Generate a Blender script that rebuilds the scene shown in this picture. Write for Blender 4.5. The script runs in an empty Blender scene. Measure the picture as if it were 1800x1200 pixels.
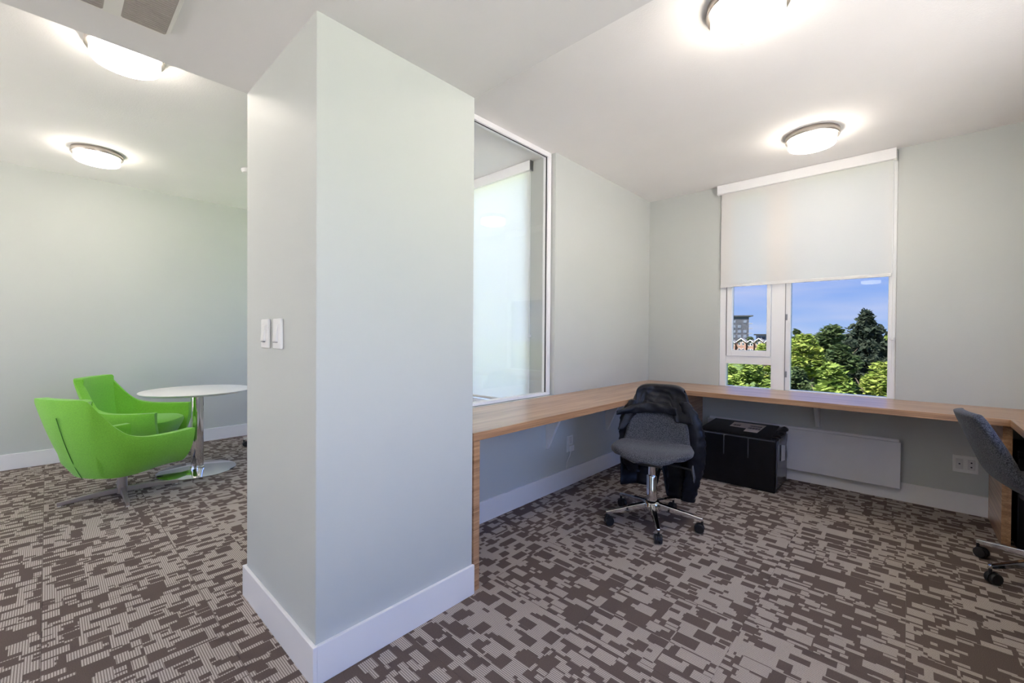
import bpy, bmesh, math, random
from mathutils import Vector, Matrix
S = bpy.context.scene
COL = S.collection
PI = math.pi
random.seed(7)

# ------------------------------------------------------------------ camera
CAM_H = 1.2
cR = Vector((0.73510778, 0.67791544, 0.00687043))
cU = Vector((-0.01199109, 0.00286885, 0.99992399))
cF = Vector((-0.67784420, 0.73513429, -0.01023786))
FPX, SY = 753.284, 2.439
cam = bpy.data.objects.new('camera', bpy.data.cameras.new('camera'))
COL.objects.link(cam)
cam.matrix_world = Matrix(((cR.x, cU.x, -cF.x, 0), (cR.y, cU.y, -cF.y, 0), (cR.z, cU.z, -cF.z, CAM_H), (0, 0, 0, 1)))
cam.data.sensor_width = 36.0
cam.data.lens = FPX * 36.0 / 1800.0
cam.data.shift_y = -SY / 1800.0
cam.data.clip_end = 2000
S.camera = cam
def ray(x, y):
    return cR * ((x - 900) / FPX) + cU * ((600 - SY - y) / FPX) + cF

# ------------------------------------------------------------------ world, sun, exposure
S.view_settings.view_transform = 'Standard'
S.view_settings.look = 'None'
S.view_settings.gamma = 1.0
S.view_settings.use_curve_mapping = False
S.view_settings.exposure = 1.6
S.cycles.use_denoising = True
S.cycles.max_bounces = 8
S.cycles.diffuse_bounces = 5
S.cycles.adaptive_threshold = .04
S.cycles.transparent_max_bounces = 24
S.cycles.sample_clamp_indirect = 8.0
LAMP_POWER = 9.0
W = bpy.data.worlds.new('sky'); S.world = W; W.use_nodes = True
nt = W.node_tree; nt.nodes.clear()
def N(t, typ, **kw):
    n = t.nodes.new(typ)
    for k, v in kw.items(): setattr(n, k, v)
    return n
tc = N(nt, 'ShaderNodeTexCoord'); sep = N(nt, 'ShaderNodeSeparateXYZ'); nt.links.new(tc.outputs['Generated'], sep.inputs[0])
ramp = N(nt, 'ShaderNodeValToRGB'); nt.links.new(sep.outputs['Z'], ramp.inputs[0])
ramp.color_ramp.elements[0].position = 0.0; ramp.color_ramp.elements[0].color = (.44, .62, 1.0, 1)
ramp.color_ramp.elements[1].position = 0.45; ramp.color_ramp.elements[1].color = (.16, .33, .95, 1)
e = ramp.color_ramp.elements.new(.14); e.color = (.24, .43, 1.0, 1)
mp = N(nt, 'ShaderNodeMapping'); mp.inputs['Scale'].default_value = (1.6, 1.6, 11); nt.links.new(tc.outputs['Generated'], mp.inputs[0])
nz = N(nt, 'ShaderNodeTexNoise'); nz.inputs['Scale'].default_value = 2.2; nz.inputs['Detail'].default_value = 7; nt.links.new(mp.outputs[0], nz.inputs['Vector'])
cr2 = N(nt, 'ShaderNodeValToRGB'); nt.links.new(nz.outputs[0], cr2.inputs[0])
cr2.color_ramp.elements[0].position = .47; cr2.color_ramp.elements[0].color = (0, 0, 0, 1)
cr2.color_ramp.elements[1].position = .80; cr2.color_ramp.elements[1].color = (.8, .8, .8, 1)
mx = N(nt, 'ShaderNodeMix', data_type='RGBA'); nt.links.new(cr2.outputs[0], mx.inputs[0]); nt.links.new(ramp.outputs[0], mx.inputs[6]); mx.inputs[7].default_value = (.72, .76, 1.0, 1)
bg = N(nt, 'ShaderNodeBackground'); bg.inputs[1].default_value = 1.7; nt.links.new(mx.outputs[2], bg.inputs[0])
wo = N(nt, 'ShaderNodeOutputWorld'); nt.links.new(bg.outputs[0], wo.inputs[0])
sun = bpy.data.objects.new('sun', bpy.data.lights.new('sun', 'SUN')); COL.objects.link(sun)
sun.data.energy = 22.0; sun.data.angle = .01; sun.data.color = (1, .95, .86)
sun.rotation_euler = Vector((.35, .62, -1.0)).to_track_quat('-Z', 'Y').to_euler()

# ------------------------------------------------------------------ materials
def mat(name, col, rough=.5, metal=0.0, var=.04, vscale=9.0, bump=0.0, bscale=200.0, spec=.5, sheen=0.0, coords='Object', stretch=(1, 1, 1), emis=None, estr=0.0):
    m = bpy.data.materials.new(name); m.use_nodes = True
    t = m.node_tree; b = t.nodes['Principled BSDF']
    b.inputs['Roughness'].default_value = rough; b.inputs['Metallic'].default_value = metal
    b.inputs['Specular IOR Level'].default_value = spec
    if sheen: b.inputs['Sheen Weight'].default_value = sheen
    c = N(t, 'ShaderNodeTexCoord'); p = N(t, 'ShaderNodeMapping'); p.inputs['Scale'].default_value = stretch
    t.links.new(c.outputs[coords], p.inputs[0])
    n = N(t, 'ShaderNodeTexNoise'); n.inputs['Scale'].default_value = vscale; n.inputs['Detail'].default_value = 4
    t.links.new(p.outputs[0], n.inputs['Vector'])
    r = N(t, 'ShaderNodeValToRGB'); t.links.new(n.outputs[0], r.inputs[0])
    lo = tuple(max(0, x * (1 - var)) for x in col) + (1,); hi = tuple(min(1, x * (1 + var)) for x in col) + (1,)
    r.color_ramp.elements[0].position = .3; r.color_ramp.elements[0].color = lo
    r.color_ramp.elements[1].position = .7; r.color_ramp.elements[1].color = hi
    t.links.new(r.outputs[0], b.inputs['Base Color'])
    if bump:
        n2 = N(t, 'ShaderNodeTexNoise'); n2.inputs['Scale'].default_value = bscale; n2.inputs['Detail'].default_value = 3
        t.links.new(p.outputs[0], n2.inputs['Vector'])
        bp = N(t, 'ShaderNodeBump'); bp.inputs['Strength'].default_value = bump; bp.inputs['Distance'].default_value = .004
        t.links.new(n2.outputs[0], bp.inputs['Height']); t.links.new(bp.outputs[0], b.inputs['Normal'])
    if emis:
        b.inputs['Emission Color'].default_value = (*emis, 1); b.inputs['Emission Strength'].default_value = estr
    return m

def glass_mat(name, refl=1.0, tint=(1, 1, 1)):
    m = bpy.data.materials.new(name); m.use_nodes = True; t = m.node_tree; t.nodes.clear()
    tr = N(t, 'ShaderNodeBsdfTransparent'); tr.inputs[0].default_value = (*tint, 1)
    gl = N(t, 'ShaderNodeBsdfGlossy'); gl.inputs['Roughness'].default_value = .0
    ge = N(t, 'ShaderNodeNewGeometry'); dt = N(t, 'ShaderNodeVectorMath', operation='DOT_PRODUCT')
    t.links.new(ge.outputs['Normal'], dt.inputs[0]); t.links.new(ge.outputs['Incoming'], dt.inputs[1])
    ab = N(t, 'ShaderNodeMath', operation='ABSOLUTE'); t.links.new(dt.outputs['Value'], ab.inputs[0])
    om = N(t, 'ShaderNodeMath', operation='SUBTRACT'); om.inputs[0].default_value = 1.0; t.links.new(ab.outputs[0], om.inputs[1])
    pw = N(t, 'ShaderNodeMath', operation='POWER'); pw.inputs[1].default_value = 5.0; t.links.new(om.outputs[0], pw.inputs[0])
    fr = N(t, 'ShaderNodeMath', operation='MULTIPLY_ADD'); fr.inputs[1].default_value = .96; fr.inputs[2].default_value = .04; t.links.new(pw.outputs[0], fr.inputs[0])
    # a whisper of surface dust keeps the pane procedural
    no = N(t, 'ShaderNodeTexNoise'); no.inputs['Scale'].default_value = 6
    ml = N(t, 'ShaderNodeMath', operation='MULTIPLY'); ml.inputs[1].default_value = refl
    ad = N(t, 'ShaderNodeMath', operation='MULTIPLY_ADD'); ad.inputs[1].default_value = .01; t.links.new(no.outputs[0], ad.inputs[0])
    t.links.new(fr.outputs[0], ml.inputs[0]); t.links.new(ml.outputs[0], ad.inputs[2])
    mi = N(t, 'ShaderNodeMixShader'); o = N(t, 'ShaderNodeOutputMaterial')
    t.links.new(ad.outputs[0], mi.inputs[0]); t.links.new(tr.outputs[0], mi.inputs[1]); t.links.new(gl.outputs[0], mi.inputs[2]); t.links.new(mi.outputs[0], o.inputs[0])
    return m

def shade_mat():
    m = bpy.data.materials.new('blind_fabric'); m.use_nodes = True; t = m.node_tree; t.nodes.clear()
    d = N(t, 'ShaderNodeBsdfDiffuse'); tl = N(t, 'ShaderNodeBsdfTranslucent'); tp = N(t, 'ShaderNodeBsdfTransparent')
    wv = N(t, 'ShaderNodeTexNoise'); wv.inputs['Scale'].default_value = 300
    rp = N(t, 'ShaderNodeValToRGB'); t.links.new(wv.outputs[0], rp.inputs[0])
    rp.color_ramp.elements[0].color = (.92, .92, .92, 1); rp.color_ramp.elements[1].color = (.97, .97, .97, 1)
    t.links.new(rp.outputs[0], d.inputs[0]); tl.inputs[0].default_value = (1, .97, .93, 1); tp.inputs[0].default_value = (1, 1, 1, 1)
    a = N(t, 'ShaderNodeMixShader'); a.inputs[0].default_value = .5; t.links.new(d.outputs[0], a.inputs[1]); t.links.new(tl.outputs[0], a.inputs[2])
    b = N(t, 'ShaderNodeMixShader'); b.inputs[0].default_value = .12; t.links.new(a.outputs[0], b.inputs[1]); t.links.new(tp.outputs[0], b.inputs[2])
    o = N(t, 'ShaderNodeOutputMaterial'); t.links.new(b.outputs[0], o.inputs[0])
    return m

def wood_mat(name, axis):
    m = bpy.data.materials.new(name); m.use_nodes = True; t = m.node_tree; b = t.nodes['Principled BSDF']
    c = N(t, 'ShaderNodeTexCoord'); p = N(t, 'ShaderNodeMapping')
    sc = [26, 26, 60]; sc[axis] = .9
    p.inputs['Scale'].default_value = sc; t.links.new(c.outputs['Object'], p.inputs[0])
    n = N(t, 'ShaderNodeTexNoise'); n.inputs['Scale'].default_value = 1.0; n.inputs['Detail'].default_value = 8; n.inputs['Distortion'].default_value = .6; t.links.new(p.outputs[0], n.inputs['Vector'])
    n2 = N(t, 'ShaderNodeTexNoise'); n2.inputs['Scale'].default_value = 5.0; n2.inputs['Detail'].default_value = 6; t.links.new(p.outputs[0], n2.inputs['Vector'])
    av = N(t, 'ShaderNodeMath', operation='MULTIPLY_ADD'); av.inputs[1].default_value = .55; t.links.new(n.outputs[0], av.inputs[0])
    m2 = N(t, 'ShaderNodeMath', operation='MULTIPLY'); m2.inputs[1].default_value = .45; t.links.new(n2.outputs[0], m2.inputs[0]); t.links.new(m2.outputs[0], av.inputs[2])
    r = N(t, 'ShaderNodeValToRGB'); t.links.new(av.outputs[0], r.inputs[0])
    r.color_ramp.elements[0].position = .33; r.color_ramp.elements[0].color = (.27, .13, .058, 1)
    r.color_ramp.elements[1].position = .66; r.color_ramp.elements[1].color = (.64, .385, .215, 1)
    e = r.color_ramp.elements.new(.5); e.color = (.47, .26, .132, 1)
    t.links.new(r.outputs[0], b.inputs['Base Color']); b.inputs['Roughness'].default_value = .36; b.inputs['Coat Weight'].default_value = .6; b.inputs['Coat Roughness'].default_value = .22
    bp = N(t, 'ShaderNodeBump'); bp.inputs['Strength'].default_value = .05; bp.inputs['Distance'].default_value = .002
    t.links.new(av.outputs[0], bp.inputs['Height']); t.links.new(bp.outputs[0], b.inputs['Normal'])
    return m

def carpet_mat(name, swap):
    """random rectangles in two tones, long side on x (or y), with fine ribs; every tile gets its own cut of the pattern"""
    m = bpy.data.materials.new(name); m.use_nodes = True; t = m.node_tree; b = t.nodes['Principled BSDF']
    L = t.links.new
    def M(op, a, bb=None, cc=None):
        n = N(t, 'ShaderNodeMath', operation=op)
        for i, v in enumerate((a, bb, cc)):
            if v is None: continue
            if isinstance(v, (int, float)): n.inputs[i].default_value = v
            else: L(v, n.inputs[i])
        return n.outputs[0]
    g = N(t, 'ShaderNodeTexCoord'); oi = N(t, 'ShaderNodeObjectInfo')
    sp = N(t, 'ShaderNodeSeparateXYZ'); L(g.outputs['Object'], sp.inputs[0])
    ox, oy = sp.outputs[0], sp.outputs[1]
    seed = M('MULTIPLY', oi.outputs['Random'], 137.0)
    x = M('ADD', oy if swap else ox, M('MULTIPLY', seed, .731)); y = M('ADD', ox if swap else oy, M('MULTIPLY', seed, 1.37))
    def layer(cw, ch, dens, k, wmin=.45, hmin=.45):
        v = M('DIVIDE', y, ch); row = M('FLOOR', v)
        cmb0 = N(t, 'ShaderNodeCombineXYZ'); L(row, cmb0.inputs[0]); cmb0.inputs[1].default_value = k; L(seed, cmb0.inputs[2])
        w0 = N(t, 'ShaderNodeTexWhiteNoise', noise_dimensions='3D'); L(cmb0.outputs[0], w0.inputs['Vector'])
        u = M('ADD', M('DIVIDE', x, cw), w0.outputs['Value']); cu = M('FLOOR', u)
        cmb = N(t, 'ShaderNodeCombineXYZ'); L(cu, cmb.inputs[0]); L(row, cmb.inputs[1]); cmb.inputs[2].default_value = k + .5
        w = N(t, 'ShaderNodeTexWhiteNoise', noise_dimensions='3D'); L(cmb.outputs[0], w.inputs['Vector'])
        s3 = N(t, 'ShaderNodeSeparateColor'); L(w.outputs['Color'], s3.inputs[0])
        fu = M('ABSOLUTE', M('SUBTRACT', M('FRACT', u), .5)); fv = M('ABSOLUTE', M('SUBTRACT', M('FRACT', v), .5))
        a = M('LESS_THAN', fu, M('MULTIPLY_ADD', s3.outputs[0], (.90 - wmin) / 2, wmin / 2))
        c_ = M('LESS_THAN', fv, M('MULTIPLY_ADD', s3.outputs[1], (.88 - hmin) / 2, hmin / 2))
        return M('MULTIPLY', M('MULTIPLY', a, c_), M('LESS_THAN', s3.outputs[2], dens))
    def xor(a, c_): return M('ABSOLUTE', M('SUBTRACT', a, c_))
    # broad ground: dark or light patches a hand-span wide
    nb = N(t, 'ShaderNodeTexNoise'); nb.inputs['Scale'].default_value = 1.0; nb.inputs['Detail'].default_value = 0
    cb = N(t, 'ShaderNodeCombineXYZ'); L(M('MULTIPLY', M('FLOOR', M('MULTIPLY', x, 12.0)), .12), cb.inputs[0]); L(M('MULTIPLY', M('FLOOR', M('MULTIPLY', y, 26.0)), .055), cb.inputs[1]); L(cb.outputs[0], nb.inputs['Vector'])
    base = M('GREATER_THAN', nb.outputs[0], .5)
    blk = M('MAXIMUM', layer(.125, .074, .80, 1.0, .35, .42), layer(.070, .030, .30, 2.0, .5, .5))
    pat = xor(base, M('MAXIMUM', blk, layer(.044, .026, .12, 4.0, .4, .5)))
    rib = M('GREATER_THAN', M('FRACT', M('MULTIPLY', oy, 1 / .0075)), .45)
    n2 = N(t, 'ShaderNodeTexNoise'); n2.inputs['Scale'].default_value = 420; n2.inputs['Detail'].default_value = 2; L(g.outputs['Object'], n2.inputs['Vector'])
    light = N(t, 'ShaderNodeMix', data_type='RGBA'); L(rib, light.inputs[0]); light.inputs[6].default_value = (.25, .208, .182, 1); light.inputs[7].default_value = (.54, .48, .43, 1)
    mixc = N(t, 'ShaderNodeMix', data_type='RGBA'); L(pat, mixc.inputs[0]); mixc.inputs[6].default_value = (.140, .106, .091, 1); L(light.outputs[2], mixc.inputs[7])
    spk = N(t, 'ShaderNodeMix', data_type='RGBA', blend_type='MULTIPLY'); spk.inputs[0].default_value = .55
    rr = N(t, 'ShaderNodeValToRGB'); L(n2.outputs[0], rr.inputs[0]); rr.color_ramp.elements[0].position = .3; rr.color_ramp.elements[0].color = (.55, .55, .55, 1); rr.color_ramp.elements[1].position = .7; rr.color_ramp.elements[1].color = (1.35, 1.35, 1.35, 1)
    L(mixc.outputs[2], spk.inputs[6]); L(rr.outputs[0], spk.inputs[7])
    L(spk.outputs[2], b.inputs['Base Color']); b.inputs['Roughness'].default_value = .95; b.inputs['Specular IOR Level'].default_value = .15
    hb = M('ADD', M('MULTIPLY', pat, .5), M('MULTIPLY', n2.outputs[0], .6))
    bp = N(t, 'ShaderNodeBump'); bp.inputs['Strength'].default_value = .35; bp.inputs['Distance'].default_value = .002; L(hb, bp.inputs['Height']); L(bp.outputs[0], b.inputs['Normal'])
    return m

def speckle_mat(name, c0, c1, scale, rough=.9):
    m = mat(name, c0, rough, var=.0, bump=.25, bscale=scale, spec=.2, sheen=.15)
    t = m.node_tree; r = [n for n in t.nodes if n.type == 'VALTORGB'][0]; n = [n for n in t.nodes if n.type == 'TEX_NOISE'][0]
    n.inputs['Scale'].default_value = scale; r.color_ramp.elements[0].color = (*c0, 1); r.color_ramp.elements[1].color = (*c1, 1)
    r.color_ramp.elements[0].position = .38; r.color_ramp.elements[1].position = .62
    return m

def leaf_mat(name, c0, c1):
    m = bpy.data.materials.new(name); m.use_nodes = True; t = m.node_tree; t.nodes.clear()
    g = N(t, 'ShaderNodeTexCoord'); n = N(t, 'ShaderNodeTexNoise'); n.inputs['Scale'].default_value = 2.3; n.inputs['Detail'].default_value = 5; t.links.new(g.outputs['Object'], n.inputs['Vector'])
    r = N(t, 'ShaderNodeValToRGB'); t.links.new(n.outputs[0], r.inputs[0]); r.color_ramp.elements[0].position = .36; r.color_ramp.elements[0].color = (*c0, 1); r.color_ramp.elements[1].position = .64; r.color_ramp.elements[1].color = (*c1, 1)
    d = N(t, 'ShaderNodeBsdfDiffuse'); l = N(t, 'ShaderNodeBsdfTranslucent'); t.links.new(r.outputs[0], d.inputs[0]); t.links.new(r.outputs[0], l.inputs[0])
    x = N(t, 'ShaderNodeMixShader'); x.inputs[0].default_value = .35; t.links.new(d.outputs[0], x.inputs[1]); t.links.new(l.outputs[0], x.inputs[2])
    o = N(t, 'ShaderNodeOutputMaterial'); t.links.new(x.outputs[0], o.inputs[0])
    return m

M_wall = mat('wall_paint', (.585, .608, .580), .55, var=.012, vscale=2, bump=.03, bscale=260, spec=.35)
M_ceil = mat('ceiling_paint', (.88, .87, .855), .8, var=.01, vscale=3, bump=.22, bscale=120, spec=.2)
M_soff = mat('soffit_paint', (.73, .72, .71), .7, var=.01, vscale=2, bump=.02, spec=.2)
M_trim = mat('trim_paint', (.88, .87, .87), .35, var=.01, vscale=3)
M_frame = mat('window_frame_vinyl', (.92, .92, .92), .3, var=.01)
M_dark = mat('dark_gasket', (.02, .02, .022), .5, var=.1)
M_glass = glass_mat('tinted_glass', .12, (.42, .42, .42))
M_glassl = glass_mat('lightly_tinted_glass', 1.0, (.86, .86, .86))
M_glassc = glass_mat('clear_glass', 1.0, (.97, .97, .97))
M_glass2 = glass_mat('partition_glass', 1.0)
M_shade = shade_mat()
M_woodx = wood_mat('walnut_grain_along_x', 0)
M_woody = wood_mat('walnut_grain_along_y', 1)
M_cx = carpet_mat('carpet_blocks_x', False)
M_cy = carpet_mat('carpet_blocks_y', True)
M_slab = mat('subfloor', (.2, .18, .17), .9)
M_chrome = mat('chrome', (.72, .72, .73), .07, 1.0, var=.01)
M_nickel = mat('brushed_nickel', (.46, .42, .38), .32, 1.0, var=.08, vscale=4, stretch=(1, 1, 60))
M_greige = mat('greige_metal', (.42, .37, .34), .35, .7, var=.03)
M_black = mat('black_plastic', (.014, .014, .016), .42, var=.1)
M_felt = speckle_mat('grey_felt', (.028, .030, .036), (.115, .12, .135), 210)
M_green = mat('green_wool', (.225, .585, .055), .85, var=.10, vscale=160, bump=.2, bscale=500, spec=.2, sheen=.25)
M_green2 = mat('green_wool_seam', (.05, .19, .02), .9, var=.1)
M_jacket = mat('black_nylon', (.010, .011, .016), .38, var=.25, vscale=30, bump=.3, bscale=60, spec=.28)
M_white = mat('white_laminate', (.83, .82, .81), .35, var=.01)
M_heat = mat('heater_enamel', (.80, .79, .80), .4, var=.01)
M_plate = mat('white_plastic_plate', (.82, .82, .80), .3, var=.01)
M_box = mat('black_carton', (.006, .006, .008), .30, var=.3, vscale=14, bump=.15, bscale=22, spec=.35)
M_film = mat('plastic_film_tape', (.10, .10, .11), .15, var=.2, bump=.5, bscale=40)
M_label = mat('paper_label', (.80, .71, .65), .7, var=.05, vscale=40)
M_labelw = mat('white_label', (.68, .67, .66), .6, var=.03)
M_ink = mat('label_ink', (.06, .05, .05), .7, var=.2)
M_mesh = mat('grey_grille', (.36, .33, .30), .6, var=.06, vscale=30)
M_fanw = mat('fan_plastic', (.72, .71, .67), .45, var=.02)
M_lamp = mat('opal_glass_lit', (.9, .88, .84), .3, var=.01, emis=(1.0, .90, .79), estr=LAMP_POWER)

# ------------------------------------------------------------------ mesh helpers
class MB:
    def __init__(s): s.v = []; s.f = []
    def add(s, vs, fs):
        o = len(s.v); s.v += [tuple(v) for v in vs]; s.f += [tuple(i + o for i in f) for f in fs]; return s
    def box(s, x0, x1, y0, y1, z0, z1):
        return s.add([(x0, y0, z0), (x1, y0, z0), (x1, y1, z0), (x0, y1, z0), (x0, y0, z1), (x1, y0, z1), (x1, y1, z1), (x0, y1, z1)],
                     [(0, 3, 2, 1), (4, 5, 6, 7), (0, 1, 5, 4), (1, 2, 6, 5), (2, 3, 7, 6), (3, 0, 4, 7)])
    def prism(s, poly, axis, a, b):
        """poly: 2D points in the plane normal to axis, extruded from a to b"""
        def P(p, h):
            return (h, p[0], p[1]) if axis == 0 else ((p[0], h, p[1]) if axis == 1 else (p[0], p[1], h))
        n = len(poly)
        return s.add([P(p, a) for p in poly] + [P(p, b) for p in poly],
                     [tuple(range(n))[::-1], tuple(range(n, 2 * n))] + [(i, (i + 1) % n, n + (i + 1) % n, n + i) for i in range(n)])
    def lathe(s, prof, cx=0, cy=0, n=40, cap=True):
        vs = []; fs = []
        for r, z in prof:
            for k in range(n): vs.append((cx + r * math.cos(2 * PI * k / n), cy + r * math.sin(2 * PI * k / n), z))
        for j in range(len(prof) - 1):
            for k in range(n): fs.append((j * n + k, j * n + (k + 1) % n, (j + 1) * n + (k + 1) % n, (j + 1) * n + k))
        if cap:
            fs.append(tuple(range(n))[::-1]); fs.append(tuple((len(prof) - 1) * n + k for k in range(n)))
        return s.add(vs, fs)
    def tube(s, pts, rad, n=8, cap=True):
        """tube along points, rad a number or list"""
        pts = [Vector(p) for p in pts]; rs = rad if isinstance(rad, (list, tuple)) else [rad] * len(pts)
        vs = []; fs = []
        for i, p in enumerate(pts):
            d = (pts[min(i + 1, len(pts) - 1)] - pts[max(i - 1, 0)]).normalized()
            a = d.cross(Vector((0, 0, 1)))
            if a.length < 1e-3: a = d.cross(Vector((1, 0, 0)))
            a.normalize(); b = d.cross(a)
            for k in range(n):
                q = 2 * PI * k / n; vs.append(p + (a * math.cos(q) + b * math.sin(q)) * rs[i])
        for j in range(len(pts) - 1):
            for k in range(n): fs.append((j * n + k, j * n + (k + 1) % n, (j + 1) * n + (k + 1) % n, (j + 1) * n + k))
        if cap: fs.append(tuple(range(n))[::-1]); fs.append(tuple((len(pts) - 1) * n + k for k in range(n)))
        return s.add(vs, fs)
    def grid(s, P, nu, nv, closeu=False):
        """P(i,j) -> point; nu+1 x nv+1 points"""
        vs = [P(i, j) for j in range(nv + 1) for i in range(nu + 1)]
        w = nu + 1
        return s.add(vs, [(j * w + i, j * w + i + 1, (j + 1) * w + i + 1, (j + 1) * w + i) for j in range(nv) for i in range(nu)])
    def build(s, name, m, parent=None, smooth=False, bevel=0, subsurf=0, solid=0, loc=None, segs=2, fix=True):
        me = bpy.data.meshes.new(name); me.from_pydata(s.v, [], s.f)
        if fix:
            bm = bmesh.new(); bm.from_mesh(me); bmesh.ops.recalc_face_normals(bm, faces=bm.faces); bm.to_mesh(me); bm.free()
        me.materials.append(m)
        o = bpy.data.objects.new(name, me); COL.objects.link(o)
        if parent: o.parent = parent
        if loc: o.location = loc
        if smooth:
            me.polygons.foreach_set('use_smooth', [True] * len(me.polygons))
            if not (subsurf or solid): me.set_sharp_from_angle(angle=math.radians(38))
        if solid:
            md = o.modifiers.new('s', 'SOLIDIFY'); md.thickness = solid; md.offset = -1
        if bevel:
            md = o.modifiers.new('b', 'BEVEL'); md.width = bevel; md.segments = segs; md.limit_method = 'ANGLE'
        if subsurf:
            md = o.modifiers.new('u', 'SUBSURF'); md.levels = md.render_levels = subsurf
        return o
def empty(name, loc=(0, 0, 0), rz=0.0):
    o = bpy.data.objects.new(name, None); COL.objects.link(o); o.location = loc; o.rotation_euler = (0, 0, rz); o.empty_display_size = .1
    return o
def tag(o, label, cat, group=None):
    o['label'] = label; o['category'] = cat
    if group: o['group'] = group
    return o
def struct(o, label=None, cat=None):
    o['kind'] = 'structure'
    if label: o['label'] = label
    if cat: o['category'] = cat
    return o
def dup(root, loc, rz, label, group=None):
    def cp(o, par):
        c = o.copy(); COL.objects.link(c); c.parent = par
        for ch in o.children: cp(ch, c)
        return c
    r = cp(root, None); r.location = loc; r.rotation_euler = (0, 0, rz); r['label'] = label
    if group: r['group'] = group
    return r

# ------------------------------------------------------------------ room shell
XP, YW, H, HL, HS = -1.997, 4.283, 2.608, 2.670, 2.293      # partition, window wall, ceilings, lowered ceiling
XL, YL, XR, YB = -5.754, 2.78, 1.05, -3.6                   # left wall, left room window wall, right wall, rear wall
ZD = .745                                                   # desk height
WX0, WX1 = -1.298, -.062                                    # main window opening

fl = MB().box(-5.95, 1.25, -3.8, 2.95, -.30, -.008).box(-2.17, 1.25, 2.95, 4.47, -.30, -.008).build('floor', M_slab)
struct(fl, 'floor covered with patterned brown carpet tiles', 'floor')
T = .5
def tile_mesh(m):
    me = bpy.data.meshes.new('carpet_tile'); b = MB().box(0, T - .0008, 0, T - .0008, -.008, 0); me.from_pydata(b.v, [], b.f); me.materials.append(m); me.update(); return me
tm = {False: tile_mesh(M_cx), True: tile_mesh(M_cy)}
for i in range(-9, 6):
    for j in range(-8, 10):
        x, y = -1.49 + i * T, -.02 + j * T
        if x > XR + .1 or y > YW or y + T < YB or (x + T <= XP - .1 and y > YL): continue
        o = bpy.data.objects.new('carpet_tile', tm[x + T / 2 < -1.5]); COL.objects.link(o); o.location = (x, y, 0); o.parent = fl

struct(MB().box(XL - .15, XL, YB - .15, YL + .15, 0, 2.85).build('wall_left', M_wall), 'pale grey green wall behind the green armchairs', 'wall')
RW = [(-5.35, -4.3), (-3.75, -2.8)]  # unseen rear openings added to let fill daylight in
b = MB().box(XL - .15, XR + .15, YB - .15, YB, 0, .06).box(XL - .15, XR + .15, YB - .15, YB, 2.25, 2.85)
for a, c in zip([XL - .15] + [w[1] for w in RW], [w[0] for w in RW] + [XR + .15]): b.box(a, c, YB - .15, YB, .06, 2.25)
struct(b.build('wall_rear', M_wall), 'pale grey green wall with wide windows closing the open area', 'wall')
for k, (a, c) in enumerate(RW):
    w = struct(empty('window_%d' % (5 + k)), ['wide white framed rear window near the long left wall', 'wide white framed rear window near the lowered ceiling'][k], 'window')
    MB().box(a, a + .05, YB - .1, YB - .03, .06, 2.25).box(c - .05, c, YB - .1, YB - .03, .06, 2.25).box(a + .05, c - .05, YB - .1, YB - .03, .06, .11).box(a + .05, c - .05, YB - .1, YB - .03, 2.20, 2.25).build('frame', M_frame, w)
    MB().box(a + .05, c - .05, YB - .07, YB - .064, .11, 2.20).build('pane', M_glassc, w)
SW = [(-.55, .6, .06), (1.42, 2.95, ZD + .01)]  # first opening, in the open area, is added for fill daylight
b = MB().box(XR, XR + .15, YB, YW + .15, 0, .06).box(XR, XR + .15, YB, YW + .15, 2.25, 2.85).box(XR, XR + .15, 1.42, 2.95, .06, ZD + .01)
for a, c in zip([YB] + [w[1] for w in SW], [w[0] for w in SW] + [YW + .15]): b.box(XR, XR + .15, a, c, .06, 2.25)
struct(b.build('wall_right', M_wall), 'pale grey green wall with wide windows beside the right hand desk', 'wall')
for k, (a, c, z) in enumerate(SW):
    w = struct(empty('window_%d' % (7 + k)), ['wide white framed full height window of the open area', 'wide white framed window above the right hand desk'][k], 'window')
    MB().box(XR + .03, XR + .1, a, a + .05, z, 2.25).box(XR + .03, XR + .1, c - .05, c, z, 2.25).box(XR + .03, XR + .1, a + .05, c - .05, z, z + .05).box(XR + .03, XR + .1, a + .05, c - .05, 2.20, 2.25).build('frame', M_frame, w)
    MB().box(XR + .064, XR + .07, a + .05, c - .05, z + .05, 2.20).build('pane', M_glassc, w)
# window wall of the desk room with its opening
b = MB()
b.box(XP - .15, WX0, YW, YW + .17, 0, 2.85).box(WX1, XR + .15, YW, YW + .17, 0, 2.85).box(WX0, WX1, YW, YW + .17, 0, ZD - .042).box(WX0, WX1, YW, YW + .17, 2.60, 2.85)
struct(b.build('wall_back', M_wall), 'pale grey green wall around the window above the desk', 'wall')
# side wall: low part under the glass, full height beyond
b = MB().box(XP - .11, XP, 1.34, 2.65, 0, ZD - .002).box(XP - .15, XP, 2.65, YW, 0, 2.85)
struct(b.build('wall_partition', M_wall), 'pale grey green partition wall carrying the interior glass panel', 'wall')
# window wall of the left room, two openings
LW = [(-3.62, -2.36), (-5.35, -4.25)]  # second opening is unseen, added to brighten the meeting area
b = MB().box(XL - .15, -5.35, YL, YL + .17, 0, 2.85).box(-4.25, -3.62, YL, YL + .17, 0, 2.85).box(-2.36, XP - .15, YL, YL + .17, 0, 2.85)
for a, c in LW: b.box(a, c, YL, YL + .17, 0, .55).box(a, c, YL, YL + .17, 2.64, 2.85)
struct(b.build('wall_back_left', M_wall), 'pale grey green window wall of the meeting area', 'wall')
# column
CX0, CX1, CY0, CY1 = -2.222, -1.478, .62, 1.338
struct(MB().box(CX0, CX1, CY0, CY1, 0, 2.70).build('wall_column', M_wall, bevel=.003), 'square pale grey green column with two light switches', 'column')
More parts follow.
